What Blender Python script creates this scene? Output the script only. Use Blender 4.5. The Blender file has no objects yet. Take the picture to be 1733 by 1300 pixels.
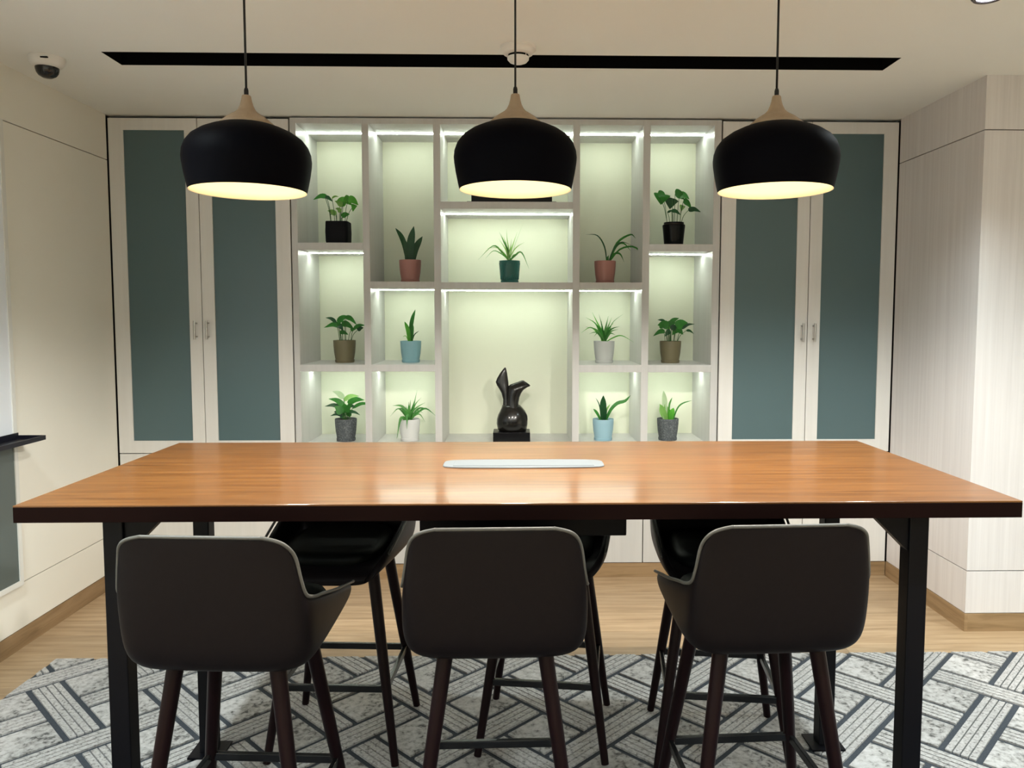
import bpy, math, random
from mathutils import Vector, Matrix

random.seed(7)
scene = bpy.context.scene
COL = scene.collection

# ------------------------------------------------------------------ camera
FPX, PX, PY = 1300.03, 901.26, 625.85           # focal length and principal point for a 1733 x 1300 frame
YAW, PITCH, ROLL, HC = 0.019535, 0.069765, 0.00084, 1.44384
cam_data = bpy.data.cameras.new('camera')
cam_data.sensor_fit = 'HORIZONTAL'
cam_data.sensor_width = 36.0
cam_data.lens = FPX / 1733.0 * 36.0
cam_data.shift_x = (866.5 - PX) / 1733.0
cam_data.shift_y = (PY - 650.0) / 1733.0
cam_data.clip_start = 0.02
cam = bpy.data.objects.new('camera', cam_data)
COL.objects.link(cam)
_c, _s = math.cos(YAW), math.sin(YAW)
_R = Vector((_c, -_s, 0)); _Y = Vector((_s, _c, 0)); _Z = Vector((0, 0, 1))
_c, _s = math.cos(PITCH), math.sin(PITCH)
_F = _c * _Y - _s * _Z; _U = _s * _Y + _c * _Z
_c, _s = math.cos(ROLL), math.sin(ROLL)
_R, _U = _c * _R + _s * _U, -_s * _R + _c * _U
M4 = Matrix(((_R.x, _U.x, -_F.x, 0), (_R.y, _U.y, -_F.y, 0), (_R.z, _U.z, -_F.z, HC), (0, 0, 0, 1)))
cam.matrix_world = M4
scene.camera = cam

# ------------------------------------------------------------------ world, light levels, exposure
world = bpy.data.worlds.new('world'); scene.world = world
world.use_nodes = True
world.node_tree.nodes['Background'].inputs[0].default_value = (1, 0.97, 0.93, 1)
world.node_tree.nodes['Background'].inputs[1].default_value = 0.05
scene.view_settings.view_transform = 'Standard'
scene.view_settings.look = 'None'
scene.view_settings.gamma = 1.0
scene.view_settings.use_curve_mapping = False
scene.view_settings.exposure = 1.2
scene.cycles.max_bounces = 7
scene.cycles.diffuse_bounces = 4
scene.cycles.glossy_bounces = 3
scene.cycles.transmission_bounces = 5
scene.cycles.caustics_reflective = False
scene.cycles.caustics_refractive = False
PENDANT_W = 15.5          # point lamp in each pendant
PENDANT_COL = (1.0, 0.955, 0.88)
BULB_E = 9.0
LED_E = 23.5
LED_COL = (0.90, 1.0, 0.87)
DOWN_W = 66.0
DOWN_COL = (0.86, 0.98, 1.0)
FILL_PANEL_E = 15.0  # strength of the added fill panels behind the camera
FILL_PANEL_COL = (0.86, 0.98, 1.0)

# ------------------------------------------------------------------ dimensions
XL, XR = -2.160, 2.052          # side walls
D = 4.157                       # front plane of the joinery on the back wall
YB = 4.600                      # back of the niches
YP = 3.399                      # front face of the right-hand pier
ZC = 2.497                      # ceiling
ZG, ZL, ZB = 2.262, 0.283, 0.083
TX, TYN, TYF, TH = 0.017, 1.798, 2.696, 1.000
RUGZ = 0.013

# ------------------------------------------------------------------ helpers
class MB:
    def __init__(s): s.v = []; s.f = []
    def add(s, v, f):
        n = len(s.v); s.v += [tuple(p) for p in v]; s.f += [tuple(i + n for i in q) for q in f]; return s
    def box(s, x0, x1, y0, y1, z0, z1):
        return s.add([(x0,y0,z0),(x1,y0,z0),(x1,y1,z0),(x0,y1,z0),(x0,y0,z1),(x1,y0,z1),(x1,y1,z1),(x0,y1,z1)],
                     [(0,3,2,1),(4,5,6,7),(0,1,5,4),(1,2,6,5),(2,3,7,6),(3,0,4,7)])
    def lathe(s, prof, n=32, c=(0,0,0), close=False):
        m = len(prof); v = []; f = []
        for i in range(n):
            a = 2*math.pi*i/n
            for r, z in prof: v.append((c[0]+r*math.cos(a), c[1]+r*math.sin(a), c[2]+z))
        for i in range(n):
            j = (i+1) % n
            for k in range(m-1): f.append((i*m+k, j*m+k, j*m+k+1, i*m+k+1))
            if close: f.append((i*m+m-1, j*m+m-1, j*m, i*m))
        return s.add(v, f)
    def tube(s, pts, rad, n=8, cap=True):
        pts = [Vector(p) for p in pts]
        if not hasattr(rad, '__len__'): rad = [rad]*len(pts)
        v = []; f = []
        up = None
        for i, p in enumerate(pts):
            t = (pts[min(i+1,len(pts)-1)] - pts[max(i-1,0)]).normalized()
            if up is None:
                up = Vector((0,0,1)) if abs(t.z) < .9 else Vector((1,0,0))
            a = t.cross(up).normalized(); b = a.cross(t).normalized(); up = b
            for k in range(n):
                an = 2*math.pi*k/n + math.pi/n
                v.append(p + (a*math.cos(an) + b*math.sin(an))*rad[i])
        for i in range(len(pts)-1):
            for k in range(n):
                l = (k+1) % n
                f.append((i*n+k, i*n+l, (i+1)*n+l, (i+1)*n+k))
        if cap:
            f.append(tuple(range(n))[::-1]); e = (len(pts)-1)*n; f.append(tuple(range(e, e+n)))
        return s.add(v, f)
    def prism(s, poly, z0, z1, inset=0.0):
        n = len(poly); cx = sum(p[0] for p in poly)/n; cy = sum(p[1] for p in poly)/n
        v = [(x,y,z0) for x,y in poly]
        if inset:
            zz = z1 - inset
            v += [(x,y,zz) for x,y in poly]
            def ins(p):
                d = math.hypot(p[0]-cx, p[1]-cy) or 1; k = min(inset*1.3/d, .4); return (p[0]+(cx-p[0])*k, p[1]+(cy-p[1])*k, z1)
            v += [ins(p) for p in poly]; L = 3
        else:
            v += [(x,y,z1) for x,y in poly]; L = 2
        f = [tuple(range(n))[::-1], tuple(range((L-1)*n, L*n))]
        for l in range(L-1):
            for i in range(n):
                j = (i+1) % n; f.append((l*n+i, l*n+j, (l+1)*n+j, (l+1)*n+i))
        return s.add(v, f)
    def loft(s, rings, cap=True):
        n = len(rings[0]); v = [p for r in rings for p in r]; f = []
        for i in range(len(rings)-1):
            for k in range(n):
                l = (k+1) % n; f.append((i*n+k, i*n+l, (i+1)*n+l, (i+1)*n+k))
        if cap: f.append(tuple(range(n))[::-1]); e = (len(rings)-1)*n; f.append(tuple(range(e, e+n)))
        return s.add(v, f)
    def build(s, name, mat, parent=None, smooth=False, bev=0.0, local=False, seg=2, auto=None):
        off = Vector((0,0,0))
        if parent is not None and not local:
            q = parent
            while q is not None: off += q.location; q = q.parent
        me = bpy.data.meshes.new(name)
        me.from_pydata([(p[0]-off.x, p[1]-off.y, p[2]-off.z) for p in s.v], [], s.f)
        me.update()
        if mat: me.materials.append(MAT[mat])
        if smooth:
            for p in me.polygons: p.use_smooth = True
            if auto: me.set_sharp_from_angle(angle=math.radians(auto))
        o = bpy.data.objects.new(name, me); COL.objects.link(o)
        if parent is not None: o.parent = parent
        if bev:
            m = o.modifiers.new('bevel', 'BEVEL'); m.width = bev; m.segments = seg; m.limit_method = 'ANGLE'
        return o

def thing(name, label, cat, loc=(0,0,0), group=None):
    o = bpy.data.objects.new(name, None); COL.objects.link(o); o.location = loc; o.empty_display_size = .05
    o['label'] = label; o['category'] = cat
    if group: o['group'] = group
    return o
def tag(o, label, cat, group=None):
    o['label'] = label; o['category'] = cat
    if group: o['group'] = group
    return o
def struct(o):
    o['kind'] = 'structure'; return o
def root(name, loc=(0,0,0)):
    o = bpy.data.objects.new(name, None); COL.objects.link(o); o.location = loc; o['kind'] = 'structure'; return o
def copy_tree(o, parent=None):
    c = o.copy(); COL.objects.link(c); c.parent = parent
    for ch in list(o.children): copy_tree(ch, c)
    return c
def superell(cx, cy, hx, hy, n=32, e=2.0):
    out = []
    for k in range(n):
        a = 2*math.pi*k/n; c, s = math.cos(a), math.sin(a)
        out.append((cx + hx*math.copysign(abs(c)**(2/e), c), cy + hy*math.copysign(abs(s)**(2/e), s)))
    return out

def curve3(pts, n=9):
    """smooth curve through control points (Catmull-Rom)"""
    P = [Vector(p) for p in pts]; P = [P[0]*2-P[1]] + P + [P[-1]*2-P[-2]]; out = []
    segs = len(P)-3
    for s in range(segs):
        a, b, c, d = P[s:s+4]; k = max(2, n//segs)
        for i in range(k):
            t = i/k
            out.append(.5*((2*b)+(c-a)*t+(2*a-5*b+4*c-d)*t*t+(3*b-a-3*c+d)*t**3))
    out.append(P[-2]); return out

# ------------------------------------------------------------------ materials (all procedural)
MAT = {}
def new_mat(name, col, rough=.5, metal=0, spec=.5, coat=0, coat_r=.05, emit=None, es=0, trans=0, ior=1.45, sheen=0):
    m = bpy.data.materials.new(name); m.use_nodes = True
    b = m.node_tree.nodes['Principled BSDF']; I = b.inputs
    I['Base Color'].default_value = (*col, 1); I['Roughness'].default_value = rough; I['Metallic'].default_value = metal
    I['Specular IOR Level'].default_value = spec; I['Coat Weight'].default_value = coat; I['Coat Roughness'].default_value = coat_r
    I['Transmission Weight'].default_value = trans; I['IOR'].default_value = ior; I['Sheen Weight'].default_value = sheen
    if emit: I['Emission Color'].default_value = (*emit, 1); I['Emission Strength'].default_value = es
    MAT[name] = m; return m
def grain(m, cols, scale, nscale=3.0, detail=4.0, coord='Object', rand=0.0, bump=0.0, dist=0.4, pos=None, rough=None):
    """colour from noise stretched along one axis; rand mixes in a per-object brightness change"""
    nt = m.node_tree; N = nt.nodes; L = nt.links; b = N['Principled BSDF']
    tc = N.new('ShaderNodeTexCoord'); mp = N.new('ShaderNodeMapping'); mp.inputs['Scale'].default_value = scale
    no = N.new('ShaderNodeTexNoise'); no.inputs['Scale'].default_value = nscale; no.inputs['Detail'].default_value = detail
    no.inputs['Roughness'].default_value = .6; no.inputs['Distortion'].default_value = dist
    rp = N.new('ShaderNodeValToRGB')
    pos = pos or [i/(len(cols)-1)*.5+.25 for i in range(len(cols))]
    el = rp.color_ramp.elements
    while len(el) < len(cols): el.new(.5)
    for e, c, p in zip(el, cols, pos): e.color = (*c, 1); e.position = p
    src = tc.outputs[coord]
    oi = N.new('ShaderNodeObjectInfo')
    if rand:
        va = N.new('ShaderNodeVectorMath'); va.operation = 'ADD'
        vs = N.new('ShaderNodeVectorMath'); vs.operation = 'SCALE'; vs.inputs[3].default_value = 1.0
        cb = N.new('ShaderNodeCombineXYZ')
        mu = N.new('ShaderNodeMath'); mu.operation = 'MULTIPLY'; mu.inputs[1].default_value = 37.0
        L.new(oi.outputs['Random'], mu.inputs[0])
        for k in range(3): L.new(mu.outputs[0], cb.inputs[k])
        L.new(src, va.inputs[0]); L.new(cb.outputs[0], va.inputs[1]); src = va.outputs[0]
    L.new(src, mp.inputs['Vector']); L.new(mp.outputs[0], no.inputs['Vector']); L.new(no.outputs['Fac'], rp.inputs['Fac'])
    out = rp.outputs['Color']
    if rand:
        hs = N.new('ShaderNodeHueSaturation'); mr = N.new('ShaderNodeMapRange')
        mr.inputs['To Min'].default_value = 1-rand; mr.inputs['To Max'].default_value = 1+rand
        L.new(oi.outputs['Random'], mr.inputs['Value']); L.new(mr.outputs[0], hs.inputs['Value']); L.new(out, hs.inputs['Color']); out = hs.outputs['Color']
    L.new(out, b.inputs['Base Color'])
    if bump:
        bp = N.new('ShaderNodeBump'); bp.inputs['Strength'].default_value = bump; bp.inputs['Distance'].default_value = .004
        L.new(no.outputs['Fac'], bp.inputs['Height']); L.new(bp.outputs[0], b.inputs['Normal'])
    return m

grain(new_mat('ceiling_paint', (.8,.77,.73), .9), [(.85,.87,.845),(.87,.89,.865)], (1,1,1), 1.5)
grain(new_mat('wall_paint', (.75,.70,.6), .6), [(.82,.80,.72),(.85,.83,.75)], (1,1,1), 1.2)
grain(new_mat('laminate', (.7,.68,.65), .45), [(.61,.575,.565),(.67,.635,.625),(.72,.69,.68)], (22,22,.55), 2.2, rand=.02, dist=.2)
grain(new_mat('shelf_white', (.8,.8,.77), .4), [(.51,.505,.49),(.57,.565,.55)], (14,14,.5), 2.2, dist=.2)
grain(new_mat('door_white', (.75,.72,.68), .4), [(.68,.665,.635),(.74,.725,.695)], (16,16,.5), 2.0, dist=.2)
new_mat('niche_back', (.75,.77,.62), .6)
new_mat('gap_dark', (.012,.010,.009), .9)
new_mat('black_slot', (.002,.002,.002), .9, spec=.1)
new_mat('frost_glass', (.115,.185,.20), .30, trans=.25, ior=1.45)
new_mat('steel', (.45,.43,.40), .3, metal=1)
grain(new_mat('oak_floor', (.5,.35,.2), .42), [(.26,.168,.09),(.385,.26,.148),(.47,.335,.205)], (1.1,16,16), 2.4, rand=.13, dist=.5)
grain(new_mat('oak_base', (.45,.3,.16), .45), [(.20,.125,.06),(.30,.195,.10),(.37,.25,.14)], (1.2,1.2,14), 2.6, rand=.05, dist=.7)
grain(new_mat('table_wood', (.5,.22,.07), .38, coat=.5, coat_r=.12, spec=.3), [(.085,.030,.006),(.15,.058,.013),(.215,.090,.022)], (1.0,17,17), 2.6, dist=.6)
MAT['table_wood'].node_tree.nodes['Principled BSDF'].inputs['Coat IOR'].default_value = 1.55
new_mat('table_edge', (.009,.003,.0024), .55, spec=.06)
new_mat('black_metal', (.003,.003,.005), .45, spec=.2)
grain(new_mat('leather', (.05,.04,.042), 0.45, spec=.15), [(.007,.005,.0055),(.009,.0065,.007)], (1,1,1), 60, bump=.03)
new_mat('leather_seat', (.005,.006,.005), .5, spec=.15)
new_mat('lit_piping', (.10,.094,.082), .45)  # paler than the leather: light on the rim put into the colour
grain(new_mat('leg_wood', (.03,.012,.012), .35, spec=.18), [(.006,.002,.003),(.012,.004,.005)], (12,12,1), 3)
new_mat('footrest_metal', (.03,.03,.032), .22, metal=.6)
new_mat('shade_black', (.0008,.0008,.0022), .6, spec=.05)
new_mat('shade_inner', (.84,.74,.50), .6)
grain(new_mat('lamp_wood', (.42,.27,.15), .55), [(.30,.215,.14),(.38,.275,.18)], (10,10,1.5), 4)
new_mat('cord_black', (.004,.004,.004), .6)
new_mat('bulb', (.9,.85,.75), .4, emit=(1.0, .92, .76), es=BULB_E)
new_mat('led', (.9,.95,.9), .4, emit=LED_COL, es=LED_E)
new_mat('downlight_lens', (.9,.9,.9), .3, emit=(.92,.95,1.0), es=18.0)
new_mat('fill_panel_lens', (.9,.9,.9), .3, emit=FILL_PANEL_COL, es=FILL_PANEL_E)
new_mat('downlight_ring', (.12,.11,.12), .25, metal=.8)
new_mat('plastic_white', (.78,.77,.74), .4)
new_mat('dome_black', (.006,.006,.008), .08, spec=.6)
new_mat('socket_alu', (.15,.165,.175), .5, spec=.2)
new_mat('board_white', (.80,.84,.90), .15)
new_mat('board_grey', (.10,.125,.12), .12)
new_mat('board_frame', (.74,.74,.70), .4)
new_mat('tray_black', (.006,.006,.012), .35)
grain(new_mat('rug_base', (.10,.11,.12), .95), [(.028,.034,.044),(.062,.070,.082)], (1,1,1), 160, bump=.4)
grain(new_mat('rug_pile', (.6,.58,.55), .95, sheen=.1), [(.08,.078,.074),(.35,.333,.317),(.45,.43,.415),(.52,.50,.49)], (1,1,1), 95, detail=5, rand=.05, bump=.6, pos=[.30,.43,.55,.72])
grain(new_mat('rug_tile', (.6,.58,.55), .95, sheen=.1), [(.075,.073,.068),(.32,.305,.29),(.45,.43,.415),(.53,.51,.50)], (1,1,1), 48, detail=5, rand=.07, bump=.6, pos=[.30,.42,.55,.72])
_m = MAT['rug_tile'].node_tree; _N = _m.nodes; _L = _m.links
_tc = _N.new('ShaderNodeTexCoord'); _sx = _N.new('ShaderNodeSeparateXYZ'); _gt = _N.new('ShaderNodeMapRange')
_gt.inputs['From Min'].default_value = .46; _gt.inputs['From Max'].default_value = .54; _gt.inputs['To Min'].default_value = .02; _gt.inputs['To Max'].default_value = -.055
_ad = _N.new('ShaderNodeMath'); _ad.operation = 'ADD'
_rp = [n for n in _N if n.type == 'VALTORGB'][0]; _src = _rp.inputs['Fac'].links[0].from_socket
_L.new(_tc.outputs['Generated'], _sx.inputs[0]); _L.new(_sx.outputs['X'], _gt.inputs['Value']); _L.new(_gt.outputs[0], _ad.inputs[0]); _L.new(_src, _ad.inputs[1]); _L.new(_ad.outputs[0], _rp.inputs['Fac'])
new_mat('soil', (.035,.020,.013), .95)
for nm, c, r in (('pot_black',(.002,.002,.004),.6),('pot_pink',(.40,.19,.165),.5),('pot_teal',(.008,.10,.085),.25),('pot_gloss_black',(.002,.002,.003),.25),
                 ('pot_olive',(.165,.145,.08),.5),('pot_blue',(.22,.40,.44),.45),('pot_white',(.66,.66,.64),.4),('pot_pale_grey',(.52,.54,.52),.4),('pot_sky',(.29,.46,.53),.45)):
    new_mat(nm, c, r, spec=.2 if 'black' in nm else .5)
grain(new_mat('pot_stone', (.07,.08,.085), .7), [(.045,.055,.06),(.085,.095,.10),(.22,.23,.23)], (1,1,1), 130, pos=[.3,.5,.78])
new_mat('bronze', (.007,.006,.005), .25, metal=.2, coat=.35, coat_r=.12)
new_mat('bronze_patina', (.012,.035,.03), .3, metal=.3)
new_mat('black_stone', (.002,.002,.003), .3, spec=.25)
def leaf_mat(nm, a, b, tr=.35):
    m = new_mat(nm, a, .42); grain(m, [a, b], (1,1,1), 22, rand=.14)
    nt = m.node_tree; N = nt.nodes; L = nt.links; pb = N['Principled BSDF']
    t = N.new('ShaderNodeBsdfTranslucent'); mx = N.new('ShaderNodeMixShader'); mx.inputs[0].default_value = tr
    src = pb.inputs['Base Color'].links[0].from_socket
    L.new(src, t.inputs['Color']); out = N['Material Output']
    L.new(pb.outputs[0], mx.inputs[1]); L.new(t.outputs[0], mx.inputs[2]); L.new(mx.outputs[0], out.inputs['Surface'])
leaf_mat('leaf_green', (.025,.17,.022), (.05,.26,.035))
leaf_mat('leaf_dark', (.008,.055,.016), (.016,.10,.026), .2)
leaf_mat('leaf_bright', (.07,.33,.03), (.13,.45,.05))
leaf_mat('leaf_light', (.20,.46,.10), (.34,.58,.17), .45)
leaf_mat('leaf_pale', (.48,.66,.38), (.60,.74,.48), .45)
leaf_mat('leaf_grass', (.05,.24,.045), (.14,.38,.09))
leaf_mat('stem_green', (.03,.12,.02), (.05,.16,.03), .1)

# ================================================================== THE ROOM
# floor: slab plus planks running across the room
floor = root('floor')
MB().box(XL-.2, 4.4, -2.4, D+.6, -.12, -.004).build('subfloor', 'gap_dark', floor)
PW = .165; y = -2.35; r = 0
while y < D + .02:
    x = XL - random.random()*1.1; y1 = min(y+PW-.0012, D+.05)
    while x < 4.3:
        x1 = x + 1.22
        a, b = max(x, XL-.05), min(x1-.0012, 4.3)
        if b - a > .05:
            hidden = (a > -1.85 and b < 2.55 and y > .75 and y1 < 3.05)
            if not hidden: MB().box(a, b, y, y1, -.006, 0).build('plank', 'oak_floor', floor)
        x = x1
    y += PW; r += 1

# ceiling with a long rectangular slot cut into it
SX0, SX1, SY0, SY1 = -1.664, 1.566, 3.186, 3.346
ceil = root('ceiling', (0, 1, ZC))
m = MB()
xs = [XL-.2, SX0, SX1, 4.4]; ys = [-2.4, SY0, SY1, D+.6]
for i in range(3):
    for j in range(3):
        if i == 1 and j == 1: continue
        m.box(xs[i], xs[i+1], ys[j], ys[j+1], ZC, ZC+.03)
m.build('plasterboard', 'ceiling_paint', ceil)
t = thing('ceiling_slot_vent', 'long narrow black slot recessed in the white ceiling', 'air vent', (0, 3.27, ZC))
m = MB()
e = .004
m.box(SX0, SX1, SY0, SY1, ZC+.11, ZC+.115)
m.build('backing', 'black_slot', t)
MB().box(SX0, SX1, SY0, SY0+e, ZC-.001, ZC+.11).build('side_lip', 'black_slot', t)
MB().box(SX0, SX1, SY1-e, SY1, ZC-.001, ZC+.11).build('side_lip', 'black_slot', t)
MB().box(SX0, SX0+e, SY0+e, SY1-e, ZC-.001, ZC+.11).build('end_lip', 'black_slot', t)
MB().box(SX1-e, SX1, SY0+e, SY1-e, ZC-.001, ZC+.11).build('end_lip', 'black_slot', t)

# left wall: three panels with shadow grooves
G = .0045
wl = root('wall_left', (XL, 1, 0))
MB().box(XL-.15, XL-.012, -2.4, D+.6, 0, ZC).build('backing', 'gap_dark', wl)
for z0, z1 in ((ZB+.003, ZL-G/2), (ZL+G/2, ZG-G/2), (ZG+G/2, ZC)):
    MB().box(XL-.012, XL, -2.4, D-.004, z0, z1).build('wall_panel', 'wall_paint', wl)
bl = struct(MB().box(XL-.012, XL+.003, -2.4, D-.002, 0, ZB).build('baseboard_left', 'oak_base'))
# right-hand pier: side face and front face, each of three laminate panels
wr = root('wall_right', (XR, YP, 0))
MB().box(XR+.012, 4.3, YP+.012, D+.6, 0, ZC).build('backing', 'gap_dark', wr)
for z0, z1 in ((ZB+.003, ZL-G/2), (ZL+G/2, ZG-G/2), (ZG+G/2, ZC)):
    MB().box(XR, XR+.012, YP, D-.004, z0, z1).build('wall_panel', 'laminate', wr)
    MB().box(XR+.012, 4.3, YP, YP+.012, z0, z1).build('wall_panel', 'laminate', wr)
br = root('baseboard_right', (XR, YP, 0))
MB().box(XR-.003, XR+.012, YP-.003, D-.002, 0, ZB).build('board', 'oak_base', br)
MB().box(XR+.012, 4.3, YP-.003, YP+.012, 0, ZB).build('board', 'oak_base', br)
# the rest of the room, out of the picture
wf = struct(MB().box(XL-.15, 4.4, -2.5, -2.4, 0, ZC).build('wall_front', 'wall_paint'))
we = struct(MB().box(4.3, 4.4, -2.4, YP, 0, ZC).build('wall_end', 'wall_paint'))
wb = struct(MB().box(XL-.15, 4.4, YB+.03, YB+.15, 0, ZC).build('wall_back', 'wall_paint'))
bb = struct(MB().box(XL+.003, XR-.003, D+.004, D+.02, 0, ZB-.004).build('baseboard_back', 'oak_base'))

# ================================================================== BACK WALL JOINERY
def cabinet(name, label, x0, x1, xm, mir):
    t = thing(name, label, 'cabinet', ((x0+x1)/2, D, ZB))
    ye = YB; th = .018
    m = MB()                                   # carcass: open box behind the doors
    m.box(x0, x0+th, D+.024, ye, ZB, 2.487); m.box(x1-th, x1, D+.024, ye, ZB, 2.487)
    m.box(x0+th, x1-th, D+.024, ye, 2.469, 2.487); m.box(x0+th, x1-th, D+.024, ye, ZB, ZB+th); m.box(x0+th, x1-th, ye-.012, ye, ZB+th, 2.469)
    m.build('carcass', 'gap_dark', t)
    for z in (1.335, 1.905, .72):
        MB().box(x0+th, x1-th, D+.032, ye-.012, z-.012, z+.012).build('inner_shelf', 'shelf_white', t)
    # thin head rail above the doors
    zt, zb = 2.480, .702
    for k, (a, b) in enumerate(((x0+.004, xm-.002), (xm+.002, x1-.004))):
        gl = .077 if (k == 0) else .076
        inner = .066
        pa = a + (gl if k == 0 else inner-.0); pb = b - (inner if k == 0 else gl)
        pz0, pz1 = .769, 2.419
        f = MB()
        f.box(a, pa, D, D+.022, zb, zt); f.box(pb, b, D, D+.022, zb, zt)
        f.box(pa, pb, D, D+.022, zb, pz0); f.box(pa, pb, D, D+.022, pz1, zt)
        d = f.build('door', 'door_white', t)
        MB().box(pa-.0005, pb+.0005, D+.007, D+.013, pz0-.0005, pz1+.0005).build('glass_pane', 'frost_glass', d)
        hx = b - .030 if k == 0 else a + .030
        h = MB()
        zz0, zz1 = (1.318, 1.418) if not mir else (1.306, 1.406)
        h.tube([(hx, D-.030, zz0), (hx, D-.030, zz1)], .0055, 10)
        for z in (zz0+.014, zz1-.014): h.tube([(hx, D+.001, z), (hx, D-.030, z)], .0045, 8)
        h.build('handle', 'steel', d, smooth=True, auto=50)
        MB().box(a, b, D, D+.022, ZB, zb-.005).build('lower_door', 'door_white', t, bev=.0012)
    return t
cabinet('tall_cabinet', 'pale wood cabinet with two frosted glass doors beside the cream left wall', XL+.004, -1.206, -1.688, False)
cabinet('tall_cabinet', 'pale wood cabinet with two frosted glass doors beside the grained right pier', 1.094, XR-.004, 1.577, True)

# display shelving
ds = thing('display_shelf', 'white built-in display shelving with lit niches between the glass cabinets', 'shelf', (-.05, D, ZB))
EDG = [(-1.203,-1.171), (-.825,-.789), (-.447,-.410), (.297,.334), (.672,.710), (1.052,1.090)]
for a, b in EDG:
    MB().box(a, b, D, YB, .702, 2.487).build('divider', 'shelf_white', ds, bev=.001)
COLS = [(EDG[i][1], EDG[i+1][0]) for i in range(5)]
SHELF = [[(1.834,.037),(1.181,.037)], [(1.628,.036),(1.181,.037)], [(2.053,.037),(1.625,.036)], [(1.625,.037),(1.179,.040)], [(1.831,.037),(1.179,.040)]]
ZT = 2.458; ZF = .738
LEDY = 4.372
for (a, b), lv in zip(COLS, SHELF):
    MB().box(a, b, D, YB, ZT, 2.487).build('top_rail', 'shelf_white', ds)
    MB().box(a, b, D, YB, .702, ZF).build('shelf_board', 'shelf_white', ds)
    MB().box(a, b, YB-.012, YB, ZF, ZT).build('back_panel', 'niche_back', ds)
    for z, th in lv:
        MB().box(a, b, D, YB-.012, z-th, z).build('shelf_board', 'shelf_white', ds, bev=.001)
    for zc in [ZT] + [z-th for z, th in lv]:
        MB().box(a+.002, b-.002, LEDY-.006, LEDY+.006, zc-.0035, zc+.0002).build('light_strip', 'led', ds)
    xm = (a+b)/2
for a, b in [(-1.203,-.808),(-.806,-.429),(-.427,-.058),(-.054,.316),(.318,.690),(.692,1.090)]:
    MB().box(a+.0015, b-.0015, D, D+.022, ZB, .697).build('lower_door', 'shelf_white', ds, bev=.0012)
MB().box(-1.203, 1.090, D+.024, YB, ZB, .700).build('carcass', 'gap_dark', ds)

# ================================================================== TABLE
tb = thing('high_table', 'long high table with glossy honey wood top and black steel legs', 'table', (TX, (TYN+TYF)/2, 0))
tb.rotation_euler.z = 0.0047
def tbx(x0,x1,y0,y1,z0,z1): return MB().box(x0-TX,x1-TX,y0-(TYN+TYF)/2,y1-(TYN+TYF)/2,z0,z1)
tbx(TX-1.2, TX+1.2, TYN, TYF, .9955, TH).build('tabletop', 'table_wood', tb, local=True, bev=.0012)
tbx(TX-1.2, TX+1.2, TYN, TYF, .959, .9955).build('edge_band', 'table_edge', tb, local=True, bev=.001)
LX0, LX1, LW = -1.037, 1.052, .050
yf0, yr0 = 1.908, 2.438
for lx in (LX0, LX1-LW):
    for ly in (yf0, yr0):
        lg = tbx(lx, lx+LW, ly, ly+LW, RUGZ+.006, .959).build('leg', 'black_metal', tb, local=True, bev=.003)
        cx, cy = lx+LW/2, ly+LW/2
        tbx(cx-.055, cx+.055, cy-.05, cy+.05, RUGZ, RUGZ+.006).build('foot_plate', 'black_metal', lg, local=True)
        s = 1 if lx < 0 else -1
        xi = lx+LW if lx < 0 else lx
        g = MB(); off = (TX, (TYN+TYF)/2)
        pr = [(xi, .957), (xi+s*.115, .957), (xi, .842)]
        v = [(x-off[0], yy-off[1], z) for yy in (ly+.008, ly+LW-.008) for x, z in pr]
        g.add(v, [(0,1,2),(5,4,3),(0,3,4,1),(1,4,5,2),(2,5,3,0)])
        g.build('gusset', 'black_metal', lg, local=True)
    tbx(lx, lx+LW, yf0+LW, yr0, .915, .957).build('side_rail', 'black_metal', tb, local=True)
for ly in (yf0, yr0):
    tbx(LX0+LW, LX1-LW, ly+.010, ly+.040, .932, .957).build('cross_rail', 'black_metal', tb, local=True)
tbx(-.285, .318, 2.20, 2.37, .803, .958).build('cable_tray', 'black_metal', tb, local=True, bev=.003)
# flush power box in the table top
pb = thing('power_box', 'slim white power socket strip set flush into the wooden tabletop', 'power socket', (.018, 2.278, TH))
poly = superell(.018, 2.278, .240, .062, 40, 5)
MB().prism(poly, TH+.0002, TH+.004, .0015).build('frame', 'socket_alu', pb)
MB().box(-.190, .226, 2.236, 2.322, TH+.0035, TH+.0052).build('lid', 'socket_alu', pb, bev=.0008)

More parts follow.
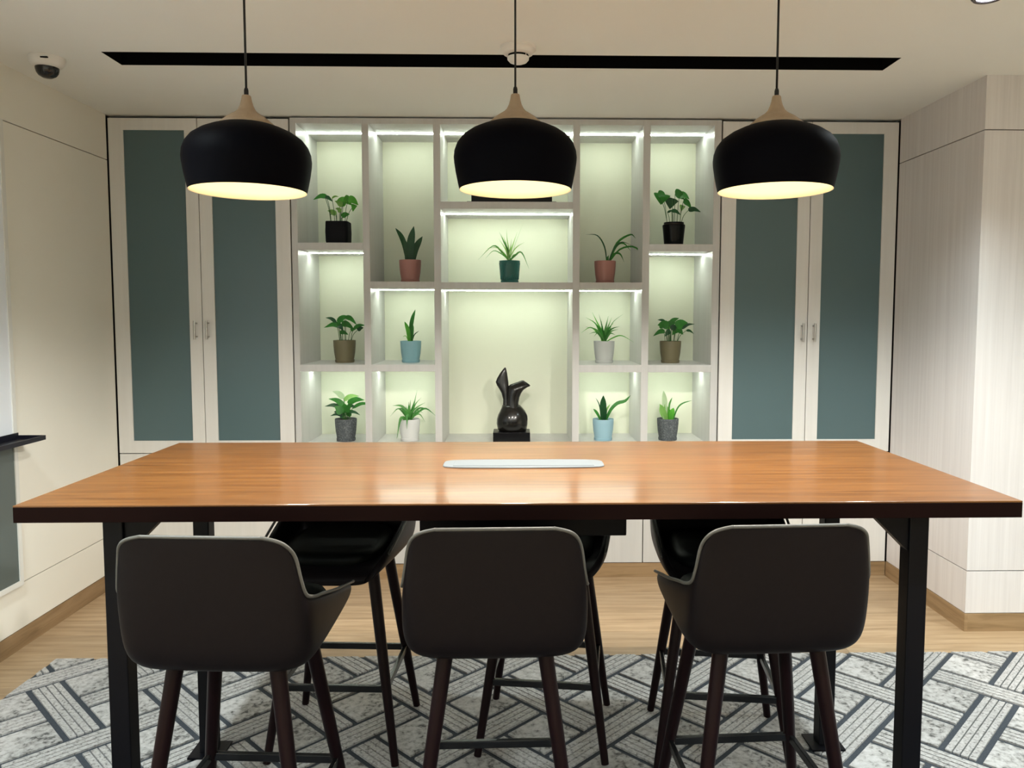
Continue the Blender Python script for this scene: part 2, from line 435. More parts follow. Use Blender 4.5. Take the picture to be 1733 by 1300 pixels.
# ================================================================== STOOLS
def stool():
    t = thing('bar_stool', 'x', 'stool', group='upholstered bar stools around the high table')
    # centre line of the shell, side view: local +y is the sitting direction
    cl = [(.480,.615),(.474,.640),(.41,.648),(.30,.638),(.18,.626),(.09,.618),(.034,.622),(.004,.648),(-.004,.715),(-.011,.785),(-.017,.850),(-.021,.900),(-.023,.928),(-.024,.945),(-.024,.953)]
    ed = [(.486,.628),(.488,.662),(.430,.700),(.340,.724),(.255,.745),(.190,.762),(.140,.776),(.098,.787),(.056,.797),(.022,.814),(.010,.852),(.002,.902),(-.012,.930),(-.020,.945),(-.023,.953)]
    hw = [.150,.182,.204,.212,.217,.220,.221,.221,.219,.213,.206,.198,.186,.166,.135]
    ex = [3.0,4.0,5.5,6.0,6.0,6.0,6.0,5.5,4.5,3.6,3.2,3.0,3.0,3.0,3.0]
    NU = 18; rings = []
    n = len(cl)
    for i in range(n):
        p = Vector((0, cl[i][0], cl[i][1]))
        dv = Vector((0, ed[i][0]-cl[i][0], ed[i][1]-cl[i][1]))
        row = []
        for k in range(NU+1):
            th = (-1 + 2*k/NU)*math.pi/2; sn, cs = math.sin(th), max(0, math.cos(th)); e = ex[i]
            x = hw[i]*math.copysign(abs(sn)**(2/e), sn)
            row.append(p + Vector((x,0,0)) + dv*(1-cs**(2/e)))
        rings.append(row)
    m = MB(); v = [q for r_ in rings for q in r_]; f = []
    for i in range(n-1):
        for k in range(NU): f.append((i*(NU+1)+k, i*(NU+1)+k+1, (i+1)*(NU+1)+k+1, (i+1)*(NU+1)+k))
    m.add(v, f)
    sh = m.build('seat_shell', 'leather', t, smooth=True, local=True)
    so = sh.modifiers.new('thick', 'SOLIDIFY'); so.thickness = .022; so.offset = -1.0
    sb = sh.modifiers.new('sub', 'SUBSURF'); sb.levels = 2; sb.render_levels = 2
    # seat pad
    rr = []
    for z, k in ((.662,.94),(.690,1.0),(.706,.96),(.712,.80)):
        rr.append([(x, yy, z-.012) for x, yy in superell(0, .250, .165*k, .200*k, 32, 3.2)])
    MB().loft(rr).build('seat_pad', 'leather_seat', t, smooth=True, local=True)
    # seam piping around the rim, its pale colour standing in for overhead light
    rim = [rings[i][0] for i in range(2, n)] + [rings[-1][k] for k in range(1, NU)] + [rings[i][NU] for i in range(n-1, 1, -1)]
    MB().tube(curve3(rim, 4*len(rim)), .0042, 8).build('lit_piping', 'lit_piping', t, smooth=True, local=True)
    # under frame and legs
    MB().box(-.10, .10, .13, .29, .592, .606).build('under_frame', 'black_metal', t, local=True, bev=.004)
    top = {}
    for sx in (-1, 1):
        for sy in (0, 1):
            a = Vector((sx*.121, .085 if sy == 0 else .300, .615)); b = Vector((sx*.207, .010 if sy == 0 else .392, 0))
            top[(sx,sy)] = (a, b)
            MB().tube([a, a.lerp(b,.5), b], [.0195,.017,.0125], 12).build('leg', 'leg_wood', t, smooth=True, local=True, auto=50)
    def at(k, z): a, b = top[k]; return a.lerp(b, (a.z - z)/(a.z - b.z))
    for k1, k2, z in (((-1,0),(1,0),.235), ((-1,1),(1,1),.235), ((-1,0),(-1,1),.235), ((1,0),(1,1),.235)):
        p, q = at(k1, z), at(k2, z); d = (q-p).normalized(); nn = Vector((-d.y, d.x, 0)); vv = []
        for e in (p, q):
            for sx, sz in ((-1,-1),(1,-1),(1,1),(-1,1)): vv.append(e + nn*.007*sx + Vector((0,0,.011*sz)))
        MB().add(vv, [(0,1,2,3),(7,6,5,4),(0,4,5,1),(1,5,6,2),(2,6,7,3),(3,7,4,0)]).build('stretcher', 'footrest_metal', t, local=True, bev=.002)
    return t
st0 = stool()
STOOLS = [  # x, y (of the back), heading, label
 (-.683, 1.665, -.06, 'dark bar stool with its back to us, left end of the near row'),
 (-.052, 1.72, 0.02, 'dark bar stool with its back to us, middle of the near row'),
 (.620, 1.735, .05, 'dark bar stool with its back to us, right end of the near row'),
 (-.578, 2.765, math.pi-.05, 'dark bar stool facing us across the table, left end of the far row'),
 (.125, 2.775, math.pi-.13, 'dark bar stool facing us across the table, middle of the far row'),
 (.690, 2.680, math.pi-.12, 'dark bar stool facing us across the table, right end of the far row'),
]
for i, (x, y, a, lab) in enumerate(STOOLS):
    o = st0 if i == 0 else copy_tree(st0)
    o.location = (x, y, RUGZ+.0005); o.rotation_euler.z = a; o['label'] = lab

# ================================================================== PENDANT LAMPS
def pendant():
    t = thing('pendant_lamp', 'x', 'lamp', (0,0,0), 'black dome pendant lamps over the table')
    # z is relative to the rim (0)
    out = [(.161,0),(.1655,.020),(.1715,.050),(.1755,.076),(.1765,.090),(.1745,.109),(.167,.129),(.1525,.148),(.128,.165),(.104,.176),(.080,.1845)]
    inn = [(.076,.181),(.101,.173),(.126,.161),(.150,.145),(.1635,.127),(.171,.109),(.173,.090),(.172,.076),(.168,.050),(.162,.020),(.1585,.001)]
    s = MB().lathe(out, 64).build('shade', 'shade_black', t, smooth=True, local=True)
    MB().lathe([(.161,0)] + inn[::-1] + [(.010,.182)], 64).build('shade_lining', 'shade_inner', s, smooth=True, local=True)
    MB().lathe([(.0795,.1835),(.0805,.1855),(.068,.196),(.0555,.2065),(.043,.2145),(.032,.2215),(.0245,.2295),(.0185,.2415),(.0145,.256),(.0125,.268),(.0105,.2705),(0.0,.2705)], 40).build('wooden_neck', 'lamp_wood', t, smooth=True, local=True)
    MB().lathe([(.0062,.269),(.0062,.285),(.0045,.291),(0,.291)], 16).build('cord_grip', 'cord_black', t, smooth=True, local=True)
    MB().tube([(0,0,.289),(0,0,.69)], .0032, 8).build('cord', 'cord_black', t, smooth=True, local=True)
    c = MB().lathe([(0,.690),(.050,.690),(.052,.686),(.050,.668),(.040,.662),(0,.662)], 32).build('ceiling_rose', 'shade_black', t, smooth=True, local=True, auto=40)
    MB().lathe([(0,.1815),(.018,.1815),(.018,.140),(0,.140)], 20).build('bulb_socket', 'plastic_white', t, smooth=True, local=True, auto=40)
    b = MB().lathe([(0,.142),(.016,.138),(.022,.120),(.033,.098),(.035,.082),(.030,.062),(.016,.050),(0,.048)], 28).build('bulb', 'bulb', t, smooth=True, local=True)
    return t
pl0 = pendant()
for i, (x, zr, lab) in enumerate(((-.770, 1.798, 'black dome pendant lamp in front of the left glass cabinet'), (-.006, 1.806, 'black dome pendant lamp in front of the lit niches, middle one'), (.746, 1.806, 'black dome pendant lamp in front of the right glass cabinet'))):
    o = pl0 if i == 0 else copy_tree(pl0)
    o.location = (x, 2.247, zr); o['label'] = lab
    ld = bpy.data.lights.new('lamp_light', 'SPOT'); ld.energy = PENDANT_W; ld.color = PENDANT_COL; ld.shadow_soft_size = .03; ld.spot_size = math.radians(165); ld.spot_blend = .35
    lo = bpy.data.objects.new('lamp_light', ld); COL.objects.link(lo); lo.parent = o; lo.location = (0,0,.003)

# ================================================================== CEILING FITTINGS
def downlight(x, y, label, w=DOWN_W):
    t = thing('ceiling_downlight', label, 'light', (x, y, ZC), 'round ceiling downlights')
    MB().lathe([(.034,-.001),(.036,-.006),(.046,-.007),(.052,-.001),(.052,.002),(.034,.002)], 40).build('trim_ring', 'downlight_ring', t, smooth=True, local=True, auto=40)
    MB().lathe([(0,-.002),(.035,-.002),(.035,.001),(0,.001)], 32).build('lens', 'downlight_lens', t, local=True)
    ld = bpy.data.lights.new('downlight_beam', 'SPOT'); ld.energy = w; ld.color = DOWN_COL; ld.spot_size = math.radians(125); ld.spot_blend = .8; ld.shadow_soft_size = .035
    lo = bpy.data.objects.new('downlight_beam', ld); COL.objects.link(lo); lo.parent = t; lo.location = (0,0,-.012)
downlight(1.555, 2.585, 'round ceiling downlight cut by the top edge above the right pier')
for x, y in ((-1.45, 1.75), (-1.45, .75), (1.555, 1.0), (3.1, 2.2), (3.1, .7), (-1.3, -.6), (1.4, -.6)):  # unseen downlights, positions chosen to lift the walls and ceiling
    downlight(x, y, 'unseen round ceiling downlight nearer the camera, placed to light the walls')
for x, y in ((-.9, -1.3), (1.3, -1.3)):  # unseen fill panels, added to brighten the walls and ceiling
    t = thing('added_fill_panel', 'unseen square fill panel added on the ceiling behind the camera', 'light', (x, y, ZC), 'added ceiling fill panels')
    MB().box(-.31,.31,-.31,.31,-.008,.002).build('frame', 'plastic_white', t, local=True)
    MB().box(-.295,.295,-.295,.295,-.010,-.0085).build('lens', 'fill_panel_lens', t, local=True)

t = thing('security_camera', 'white dome security camera on the ceiling near the left wall', 'camera', (-1.925, 3.262, ZC))
MB().lathe([(0,0),(.066,0),(.067,-.006),(.064,-.022),(.056,-.034),(.045,-.041),(0,-.041)], 36).build('housing', 'plastic_white', t, smooth=True, local=True, auto=40)
MB().lathe([(.044,-.040),(.0435,-.050),(.040,-.062),(.032,-.073),(.018,-.081),(0,-.083)], 36).build('dome', 'dome_black', t, smooth=True, local=True)
MB().box(.012,.040,-.066,-.058,-.020,-.015).build('name_strip', 'black_slot', t, local=True)
t = thing('smoke_detector', 'round white smoke detector on the ceiling in front of the black slot', 'smoke detector', (.003, 3.098, ZC))
MB().lathe([(0,0),(.072,0),(.070,-.012),(.062,-.018),(.058,-.026),(.044,-.031),(0,-.031)], 40).build('base', 'plastic_white', t, smooth=True, local=True, auto=40)
MB().lathe([(0,-.030),(.041,-.030),(.041,-.040),(0,-.040)], 36).build('sensor_gap', 'black_slot', t, smooth=True, local=True, auto=40)
MB().lathe([(0,-.039),(.043,-.039),(.042,-.048),(.034,-.057),(.022,-.062),(0,-.063)], 36).build('sensor_cap', 'plastic_white', t, smooth=True, local=True, auto=40)
for k in range(6):
    a = k*math.pi/3 + .3
    MB().tube([(.040*math.cos(a), .040*math.sin(a), -.029), (.041*math.cos(a), .041*math.sin(a), -.038)], .0022, 6).build('rib', 'plastic_white', t, local=True)

# ================================================================== BOARD ON THE LEFT WALL
BX = XL + .001; BY0, BY1 = 1.25, 3.300
t = thing('glass_board', 'tall glass board with white upper and grey lower pane on the left wall', 'board', (XL, (BY0+BY1)/2, .28))
f = MB(); bt = .020
for y0, y1, z0, z1 in ((BY0, BY0+.02, .282, 2.258), (BY1-.022, BY1, .282, 2.258), (BY0+.02, BY1-.022, .282, .304), (BY0+.02, BY1-.022, 2.240, 2.258)):
    f.box(BX, BX+bt, y0, y1, z0, z1)
f.build('frame', 'board_frame', t)
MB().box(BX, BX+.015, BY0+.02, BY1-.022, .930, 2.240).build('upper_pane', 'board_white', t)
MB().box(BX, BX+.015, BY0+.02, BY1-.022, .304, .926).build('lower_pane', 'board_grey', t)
tr = thing('pen_tray', 'black pen tray sticking out from the glass board', 'tray', (BX+.08, 2.3, .92))
ty0, ty1, tx0, tx1 = 1.3, 3.300, BX+.021, BX+.140
MB().box(tx0, tx1, ty0, ty1, .915, .919).build('tray_floor', 'tray_black', tr)
MB().box(tx1-.004, tx1, ty0, ty1, .919, .934).build('front_lip', 'tray_black', tr)
MB().box(tx0, tx0+.004, ty0, ty1, .919, .945).build('back_lip', 'tray_black', tr)
for y0 in (ty0, ty1-.004): MB().box(tx0+.004, tx1-.004, y0, y0+.004, .919, .934).build('end_lip', 'tray_black', tr)

# ================================================================== RUG (carved plain weave laid at 45 degrees)
RX0, RX1, RY0, RY1 = -1.936, 2.65, .70, 3.165
rug = thing('area_rug', 'grey and cream rug carved in a diagonal woven lattice under the table', 'rug', (.35, 1.95, 0))
MB().box(RX0, RX1, RY0, RY1, .0005, .0055).build('backing', 'rug_base', rug)
SA, A0, SB, B0, BW, GR = .3135, .771, .306, .669, .096, .019
q2 = math.sqrt(.5)
def to_xy(a, b): return ((a-b)*q2, (a+b)*q2)
def clip(poly):
    for ax, lim, sg in ((0,RX0+.004,1),(0,RX1-.004,-1),(1,RY0+.004,1),(1,RY1-.004,-1)):
        out = []
        for i in range(len(poly)):
            p, q = poly[i-1], poly[i]; ip, iq = (p[ax]-lim)*sg >= 0, (q[ax]-lim)*sg >= 0
            if ip != iq:
                t_ = (lim-p[ax])/(q[ax]-p[ax]); out.append((p[0]+(q[0]-p[0])*t_, p[1]+(q[1]-p[1])*t_))
            if iq: out.append(q)
        poly = out
        if len(poly) < 3: return []
    return poly
def area(p): return abs(sum(p[i-1][0]*p[i][1]-p[i][0]*p[i-1][1] for i in range(len(p))))/2
def rect(a0, a1, b0, b1): return [to_xy(a0,b0), to_xy(a1,b0), to_xy(a1,b1), to_xy(a0,b1)]
for i in range(-8, 16):
    for j in range(-16, 16):
        ca, cb = A0 + SA*i, B0 + SB*j
        ce = to_xy(ca, cb)
        if not (RX0-.5 < ce[0] < RX1+.5 and 1.75 < ce[1] < RY1+.5): continue
        # square of pile in the gap
        p = clip(rect(ca+BW/2+GR, ca+SA-BW/2-GR, cb+BW/2+GR, cb+SB-BW/2-GR)[::1])
        if p and area(p) > .0004:
            MB().prism(p, .005, RUGZ-.0004, .0015).build('pile_square', 'rug_tile', rug)
        # ribbed bar crossing over
        m = MB(); tot = 0
        if (i+j) % 2 == 0: L = SB - BW/2 - GR; long_b = True
        else: L = SA - BW/2 - GR; long_b = False
        for k in range(4):
            o0 = -BW/2 + k*BW/4 + .0022; o1 = -BW/2 + (k+1)*BW/4 - .0022
            p = clip(rect(ca+o0, ca+o1, cb-L, cb+L) if long_b else rect(ca-L, ca+L, cb+o0, cb+o1))
            if p and area(p) > .0001: m.prism(p, .005, RUGZ-.0004, .0018); tot += area(p)
        if tot > .0003:
            m.build('pile_bar', 'rug_pile', rug)

# ================================================================== PLANTS
PXM = .00333     # metres for one picture pixel at the depth of the shelves
def leaf_mesh(path, wfun, face, fold=.25):
    v = []; f = []; n = len(path); fc = Vector(face)
    for i, p in enumerate(path):
        t = (path[min(i+1,n-1)] - path[max(i-1,0)]).normalized()
        s = t.cross(fc)
        s = s.normalized() if s.length > 1e-4 else Vector((1,0,0))
        nn = s.cross(t).normalized(); w = wfun(i/(n-1))
        v += [p - s*w + nn*w*fold, p, p + s*w + nn*w*fold]
    for i in range(n-1):
        k = i*3; f += [(k,k+1,k+4,k+3),(k+1,k+2,k+5,k+4)]
    return MB().add(v, f)
def w_heart(w): return lambda t: w*max(.03, (math.sin(math.pi*min(1,(t+.06)/1.06)**.62))**.9)
def w_sword(w): return lambda t: w*max(.04, (.62+.75*t)*(1-t**3.2) if t < .99 else .03)
def w_strap(w): return lambda t: w*max(.06, (.55+.45*math.sin(math.pi*min(1,t*1.1)))*(1-t**4))
class Plant:
    def __init__(s, name, label, kind, x, zb, y, pot, potmat, w=.120, h=.126):
        s.t = thing(name, label, 'plant', (x, y, zb), 'potted plants in the lit niches'); s.h = h; s.w = w
        r = w/2; sq = 2.0
        if pot == 'block':          # rounded square pot
            rings = [[(a,b,z) for a,b in superell(0,0,rr,rr,40,6)] for rr,z in ((r*.90,0),(r*.97,.02),(r*1.0,h*.55),(r*.97,h-.004),(r*.95,h),(r*.90,h),(r*.90,h-.012))]
            MB().loft(rings).build('pot', potmat, s.t, smooth=True, local=True, auto=50)
        elif pot == 'cup':          # glossy planter with an inner liner standing proud
            MB().lathe([(0,0),(r*.80,0),(r*.83,.006),(r*.97,h*.75),(r,h*.86),(r*.98,h*.90),(r*.88,h*.905),(r*.88,h),(r*.83,h),(r*.82,h-.012),(0,h-.012)], 40).build('pot', potmat, s.t, smooth=True, local=True, auto=50)
        else:
            b = r*.80
            MB().lathe([(0,.004),(b*.97,.004),(b,.010),(r*.93,h*.45),(r*.985,h*.78),(r,h-.003),(r*.985,h),(r*.94,h),(r*.92,h-.014),(0,h-.014)], 44).build('pot', potmat, s.t, smooth=True, local=True, auto=50)
            MB().lathe([(0,0),(b*1.02,0),(b*1.07,.004),(b*1.08,.016),(b*1.03,.017),(b*1.0,.010),(0,.008)], 44).build('saucer', potmat, s.t, smooth=True, local=True, auto=50)
            if pot == 'ribbed':
                for k in range(28):
                    a0 = 2*math.pi*k/28
                    pts = []
                    for q in range(9):
                        z = .022 + (h-.034)*q/8; rr = (b + (r*1.0-b)*min(1,(z/h)**.8))*1.002; a = a0 + q*.085
                        pts.append((rr*math.cos(a), rr*math.sin(a), z))
                    MB().tube(pts, .0016, 5).build('rib', potmat, s.t, smooth=True, local=True)
        MB().lathe([(0,h-.006),(r*.5,h-.006),(r*.90,h-.010),(r*.90,h-.013)], 24).build('soil', 'soil', s.t, smooth=True, local=True)
    def P(s, x, y, d=0): return Vector((x*PXM, d, s.h + y*PXM))
    def heart(s, x0, y0, x1, y1, w, mat='leaf_green', stem=True):
        d0 = random.uniform(-.035,.035); d1 = d0 + random.uniform(-.02,.02)
        a = s.P(x0,y0,d0); b = s.P(x1,y1,d1)
        up = Vector((0,0,1)); mid = a.lerp(b,.45) + up*(b-a).length*.14
        path = curve3([a, mid, b], 8)
        face = Vector((random.uniform(-.3,.3), -1, random.uniform(.1,.7)))
        o = leaf_mesh(path, w_heart(w*PXM/2*1.12), face, .22).build('leaf', mat, s.t, smooth=True, local=True)
        if stem:
            r0 = Vector((max(-.6,min(.6,x0/30))*s.w*.5, d0*.3, s.h-.008))
            c = r0.lerp(a,.55) + Vector((-(a.x-r0.x)*.18, 0, .004))
            MB().tube(curve3([r0, c, a], 6), [.0016]*7, 5).build('stem', 'stem_green', o, smooth=True, local=True)
    def blade(s, pts, w, mat='leaf_dark', kind='sword', d=None):
        d = random.uniform(-.03,.03) if d is None else d; n = len(pts)
        path = curve3([s.P(x,y if i else min(y,-3), d*(.2+i/(n-1))) for i,(x,y) in enumerate(pts)], 14)
        leaf_mesh(path, (w_sword if kind == 'sword' else w_strap)(w*PXM/2), (random.uniform(-.4,.4),-1,.35), .18 if kind == 'sword' else .3).build('leaf', mat, s.t, smooth=True, local=True)
    def arc(s, tx, ty, w=2.2, via=None, mat='leaf_grass'):
        x0 = random.uniform(-3,3)
        via = via or (tx*.42, max(ty*.72, ty*.5+6))
        s.blade([(x0,0), (x0*.5+via[0]*.5, via[1]*.62), via, (tx,ty)], w*1.3, mat, 'strap', -.085 if ty < -8 else None)

PYD = D + .165
# --- upper left: black block pot, trailing heart leaves
p = Plant('potted_pothos', 'trailing green plant in a square black pot, upper left niche', 'p', -.992, 1.834, PYD, 'block', 'pot_black', .128, .128)
for a in [(-18,41,-40,36,9,'leaf_green'),(-20,40,-8,33,7,'leaf_dark'),(2,28,14,41,14,'leaf_bright'),(10,38,22,28,14,'leaf_bright'),(19,36,35,27,13,'leaf_bright'),(26,30,23,18,9,'leaf_bright'),(6,26,-6,35,9,'leaf_light'),(-4,12,-18,19,8,'leaf_light'),(-4,16,-15,13,5,'leaf_bright'),(7,8,19,13,10,'leaf_green'),(6,16,-2,21,7,'leaf_light'),(-8,38,4,40,4,'leaf_light')]: p.heart(*a)
# --- pink pot, upper left
p = Plant('potted_snake_plant', 'dark snake plant with three broad leaves in a pink pot', 'p', -.598, 1.628, PYD, 'round', 'pot_pink', .121, .126)
for pts, w in (([(0,0),(2,26),(8,55)],15),([(-4,0),(-9,24),(-15,40),(-24,53)],10),([(4,0),(9,20),(20,40)],12),([(-5,0),(-6,20),(-10,37)],9),([(2,0),(0,18),(-1,34)],12)): p.blade(pts, w)
# --- teal ribbed pot, centre
p = Plant('potted_spider_plant', 'wispy spider plant in a dark teal ribbed pot, centre niche', 'p', -.044, 1.625, PYD, 'ribbed', 'pot_teal', .117, .126)
for tx, ty, w, via, mt in ((-17,47,2.2,(-9,30),'leaf_grass'),(-14,44,2.4,(-7,26),'leaf_light'),(-5,52,1.6,(-4,34),'leaf_light'),(13,48,1.8,(6,28),'leaf_light'),(23,64,1.0,(13,38),'leaf_pale'),(-53,2,2.2,(-28,25),'leaf_grass'),(-41,4,1.4,(-27,17),'leaf_grass'),(-38,20,1.4,(-22,22),'leaf_light'),(32,-15,2.6,(20,12),'leaf_grass'),(25,30,1.4,(14,24),'leaf_light'),(-10,40,2.4,(-5,24),'leaf_bright'),(3,36,2.0,(2,22),'leaf_light'),(-18,36,1.6,(-10,24),'leaf_light'),(14,12,1.4,(8,10),'leaf_bright'),(-20,12,1.6,(-12,13),'leaf_bright')): p.arc(tx,ty,w,via,mt)
# --- pink pot, upper right
p = Plant('potted_spider_plant', 'spider plant with few long arching leaves in a pink pot', 'p', .490, 1.625, PYD, 'round', 'pot_pink', .120, .126)
for pts, w in (([(3,0),(-1,24),(-13,43),(-32,45)],3),([(6,0),(20,30),(42,44),(51,38)],4),([(6,0),(18,24),(30,29),(42,16)],4),([(6,0),(24,19),(46,24),(60,14),(59,4)],3.4),([(5,0),(16,12),(26,12),(33,-1)],4),([(5,0),(14,20),(27,31),(46,24)],2.4),([(4,0),(4,4),(6,10)],5)): p.blade(pts, w, 'leaf_dark' if w < 3.2 else 'leaf_green', 'strap')
# --- glossy black pot, upper right
p = Plant('potted_pothos', 'big-leaved green plant in a glossy black pot, upper right niche', 'p', .873, 1.831, PYD, 'cup', 'pot_gloss_black', .126, .134)
for a in [(-20,47,-23,29,25,'leaf_green'),(-2,42,-5,24,22,'leaf_dark'),(0,46,16,38,18,'leaf_green'),(8,44,24,38,15,'leaf_green'),(17,36,32,25,13,'leaf_green'),(23,20,44,17,8,'leaf_dark'),(-6,18,9,11,7,'leaf_dark'),(-9,18,5,20,4,'leaf_dark'),(17,30,14,20,9,'leaf_light'),(-28,45,-16,42,14,'leaf_green')]: p.heart(*a)
# --- olive pot, middle left
PM = D + .20
p = Plant('potted_pothos', 'leafy green plant in a matte olive pot, middle left niche', 'p', -.980, 1.181, D+.215, 'round', 'pot_olive', .125, .126)
for a in [(-6,23,-36,21,10,'leaf_green'),(-12,30,-30,38,6,'leaf_dark'),(-12,30,8,40,11,'leaf_green'),(4,39,21,26,8,'leaf_green'),(-4,28,16,18,10,'leaf_green'),(-8,24,1,16,8,'leaf_dark'),(18,20,37,25,6,'leaf_green'),(23,17,33,21,8,'leaf_dark'),(9,16,17,18,7,'leaf_green'),(-7,13,6,9,7,'leaf_green'),(2,37,14,41,4,'leaf_green')]: p.heart(*a)
# --- blue pot, middle left
p = Plant('potted_snake_plant', 'slim upright snake plant in a powder blue pot, middle left niche', 'p', -.606, 1.181, D+.215, 'round', 'pot_blue', .118, .122)
for pts, w, mt in (([(0,0),(1,22),(4,38),(9,53)],8,'leaf_green'),([(-2,0),(-4,18),(-9,33)],8,'leaf_bright'),([(-1,0),(0,20),(1,37)],6,'leaf_light'),([(2,0),(6,10),(14,17)],2,'leaf_dark'),([(-3,0),(-8,8),(-13,7)],1.6,'leaf_light'),([(1,0),(2,18),(3,30)],8,'leaf_green')): p.blade(pts, w, mt)
# --- pale pot, middle right
p = Plant('potted_spider_plant', 'dense spider plant in a pale grey pot, middle right niche', 'p', .492, 1.179, PM, 'round', 'pot_pale_grey', .118, .124)
for tx, ty, w, via in ((-20,49,3,(-10,28)),(-31,40,2,(-16,31)),(-21,35,3,(-11,24)),(-39,14,2,(-24,23)),(-33,24,2.4,(-18,21)),(-17,8,2.6,(-11,14)),(7,42,3.4,(3,24)),(12,40,2.4,(6,24)),(-10,46,2,(-5,28)),(17,31,2.6,(9,22)),(25,25,2.4,(13,21)),(24,20,2.4,(13,17)),(20,10,2.6,(12,13)),(50,-2,1.8,(30,9)),(33,47,1,(16,34)),(-6,34,3.2,(-4,20)),(4,28,3.2,(2,16)),(-13,26,3,(-7,16)),(12,22,3,(6,15)),(-26,12,2,(-15,15)),(-3,24,3.4,(-1,14)),(9,32,3,(4,20))): p.arc(tx,ty,w,via,random.choice(('leaf_grass','leaf_green','leaf_bright')))
# --- olive pot, middle right
p = Plant('potted_pothos', 'bushy small-leaved plant in a matte olive pot, middle right niche', 'p', .870, 1.179, PM, 'round', 'pot_olive', .121, .124)
for a in [(-6,24,-23,27,16,'leaf_green'),(-8,31,-21,36,5,'leaf_dark'),(-4,26,9,31,11,'leaf_green'),(-1,28,15,39,8,'leaf_green'),(8,24,26,31,15,'leaf_green'),(18,21,39,29,5,'leaf_dark'),(-8,16,-28,8,8,'leaf_green'),(-2,17,-11,8,9,'leaf_dark'),(9,18,1,10,9,'leaf_green'),(9,20,21,11,12,'leaf_green'),(26,18,40,12,4,'leaf_dark'),(-16,22,-22,30,10,'leaf_green'),(0,20,12,24,10,'leaf_dark'),(2,24,-8,20,9,'leaf_bright')]: p.heart(*a)
# --- bottom row
PL = D + .185
p = Plant('potted_pothos', 'full glossy green plant in a dark stone pot, lower left niche', 'p', -.973, ZF, PL, 'round', 'pot_stone', .122, .126)
for a in [(-2,35,-20,47,9,'leaf_pale'),(-4,30,21,37,9,'leaf_light'),(2,24,29,30,11,'leaf_green'),(10,17,47,22,6,'leaf_green'),(-2,21,-28,34,9,'leaf_green'),(-8,17,-35,21,7,'leaf_dark'),(-4,10,-16,22,13,'leaf_green'),(0,10,0,27,13,'leaf_green'),(2,12,13,25,10,'leaf_green'),(-6,7,-20,11,10,'leaf_dark'),(-6,4,-27,4,6,'leaf_dark'),(8,11,25,6,5,'leaf_dark'),(2,3,12,14,9,'leaf_green'),(-4,2,-12,7,9,'leaf_dark'),(4,20,18,20,7,'leaf_dark')]: p.heart(*a)
p = Plant('potted_spider_plant', 'bushy spider plant spilling over a white pot, lower niche', 'p', -.613, ZF, PL, 'round', 'pot_white', .118, .124)
for tx, ty, w, via in ((-29,22,4,(-15,22)),(-33,4,2,(-20,17)),(13,49,2,(8,26)),(20,36,2,(11,26)),(27,28,2.4,(15,21)),(45,4,3,(28,17)),(27,-5,2,(18,8)),(-17,-29,5,(-12,2)),(0,-13,5,(-1,8)),(3,33,4,(1,18)),(-2,28,4,(-2,15)),(23,10,2.4,(14,14)),(9,31,3,(5,18)),(-12,16,4,(-7,13)),(32,16,3,(18,18)),(-22,18,3,(-12,18)),(15,22,3,(8,15)),(-6,22,4,(-4,13)),(6,16,4,(4,10))): p.arc(tx,ty,w,via,random.choice(('leaf_grass','leaf_green','leaf_grass')))
p = Plant('potted_snake_plant', 'snake plant with one long bent leaf in a sky blue pot', 'p', .488, ZF, PL, 'round', 'pot_sky', .120, .122)
for pts, w, mt in (([(0,0),(-1,20),(-1,41)],13,'leaf_dark'),([(4,0),(13,16),(24,27),(37,31),(46,41)],7,'leaf_green'),([(-4,0),(-11,10),(-17,17)],6,'leaf_green'),([(-3,0),(-6,22),(-12,35)],2,'leaf_dark'),([(3,0),(6,14),(13,24)],4,'leaf_light'),([(2,0),(2,12),(3,24)],9,'leaf_dark')): p.blade(pts, w, mt)
p = Plant('potted_croton', 'pale yellow-green plant in a dark stone pot, lower right niche', 'p', .858, ZF, PL, 'round', 'pot_stone', .122, .124)
for pts, w, mt in (([(-5,0),(-5,26),(-7,47)],10,'leaf_pale'),([(-2,0),(-8,13),(-15,25)],9,'leaf_light'),([(0,0),(-1,11),(-5,24)],11,'leaf_light'),([(4,0),(6,10),(8,19)],10,'leaf_bright'),([(2,0),(2,22),(7,36)],4,'leaf_grass'),([(9,0),(16,17),(25,26),(41,31)],3,'leaf_green'),([(-4,0),(-9,8),(-12,20)],9,'leaf_light'),([(3,0),(3,8),(2,16)],9,'leaf_bright')): p.blade(pts, w, mt)

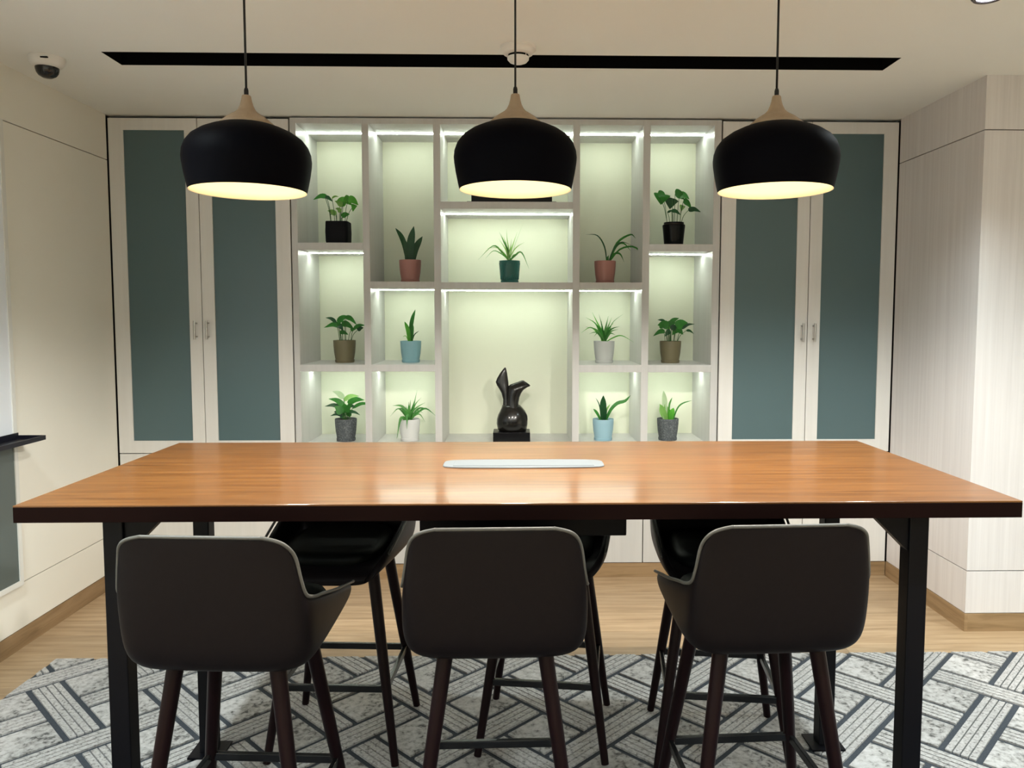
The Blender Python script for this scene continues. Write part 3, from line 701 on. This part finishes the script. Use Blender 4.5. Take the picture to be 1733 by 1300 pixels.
# ================================================================== SCULPTURE AND BLACK STAND
SYC = D + .20
t = thing('abstract_sculpture', 'dark bronze abstract two-necked sculpture on a black block', 'sculpture', (-.034, SYC, ZF))
MB().box(-.104, .104, -.075, .075, 0, .052).build('plinth', 'black_stone', t, local=True, bev=.002)
U = .00333/4.19                      # one zoomed pixel
def S(cx, y, hx, hy, tilt=0, dy=0):
    return [((cx-525)*U + x*U, dy + yy*U, (1027-y)*U + tilt*x*U) for x, yy in superell(0, 0, hx, hy, 28, 2.0)]
def rows(L, dy=0): return MB().loft([S((l+r)/2, y, (r-l)/2, h, 0, dy) for y, l, r, h in L])
rows([(985,446,614,55),(972,438,624,70),(945,424,634,86),(910,417,640,92),(875,419,640,90),(845,428,634,82),(818,442,622,70),(796,452,604,58),(775,459,584,46)]).build('body', 'bronze', t, smooth=True, local=True)
rows([(900,426,520,58),(840,440,516,46),(785,461,509,36),(735,463,505,30),(690,452,505,26),(660,436,505,23),(635,420,504,20),(610,411,502,17),(582,422,498,15),(552,439,494,12),(527,457,489,9),(512,470,485,5),(506,476,482,2)], .004).build('tall_blade', 'bronze', t, smooth=True, local=True)
rows([(900,470,612,64),(860,476,604,60),(805,484,582,50),(760,490,575,42),(720,494,582,40),(690,497,594,40),(665,499,612,40),(648,501,638,38),(637,504,660,32),(626,518,652,26),(613,556,634,18),(603,584,618,10),(598,598,610,3)], -.006).build('flared_neck', 'bronze', t, smooth=True, local=True)
ring = []
for k in range(21):
    a = math.radians(-60 + k*12.5); ring.append(((598 + 30*math.cos(a) - 525)*U, -.020, (1027 - (872 - 46*math.sin(a)))*U))
MB().tube(ring, [.006+.004*math.sin(math.pi*k/20) for k in range(21)], 10).build('curl', 'bronze', t, smooth=True, local=True)
t = thing('display_stand', 'low black stand on the top centre shelf, half hidden by the middle lamp', 'stand', (-.032, D+.19, 2.053))
MB().box(-.246, .246, -.07, .07, 0, .020).build('base', 'black_stone', t, local=True, bev=.002)
MB().box(-.225, .225, -.012, .012, .020, .11).build('plaque', 'black_stone', t, local=True, bev=.002)
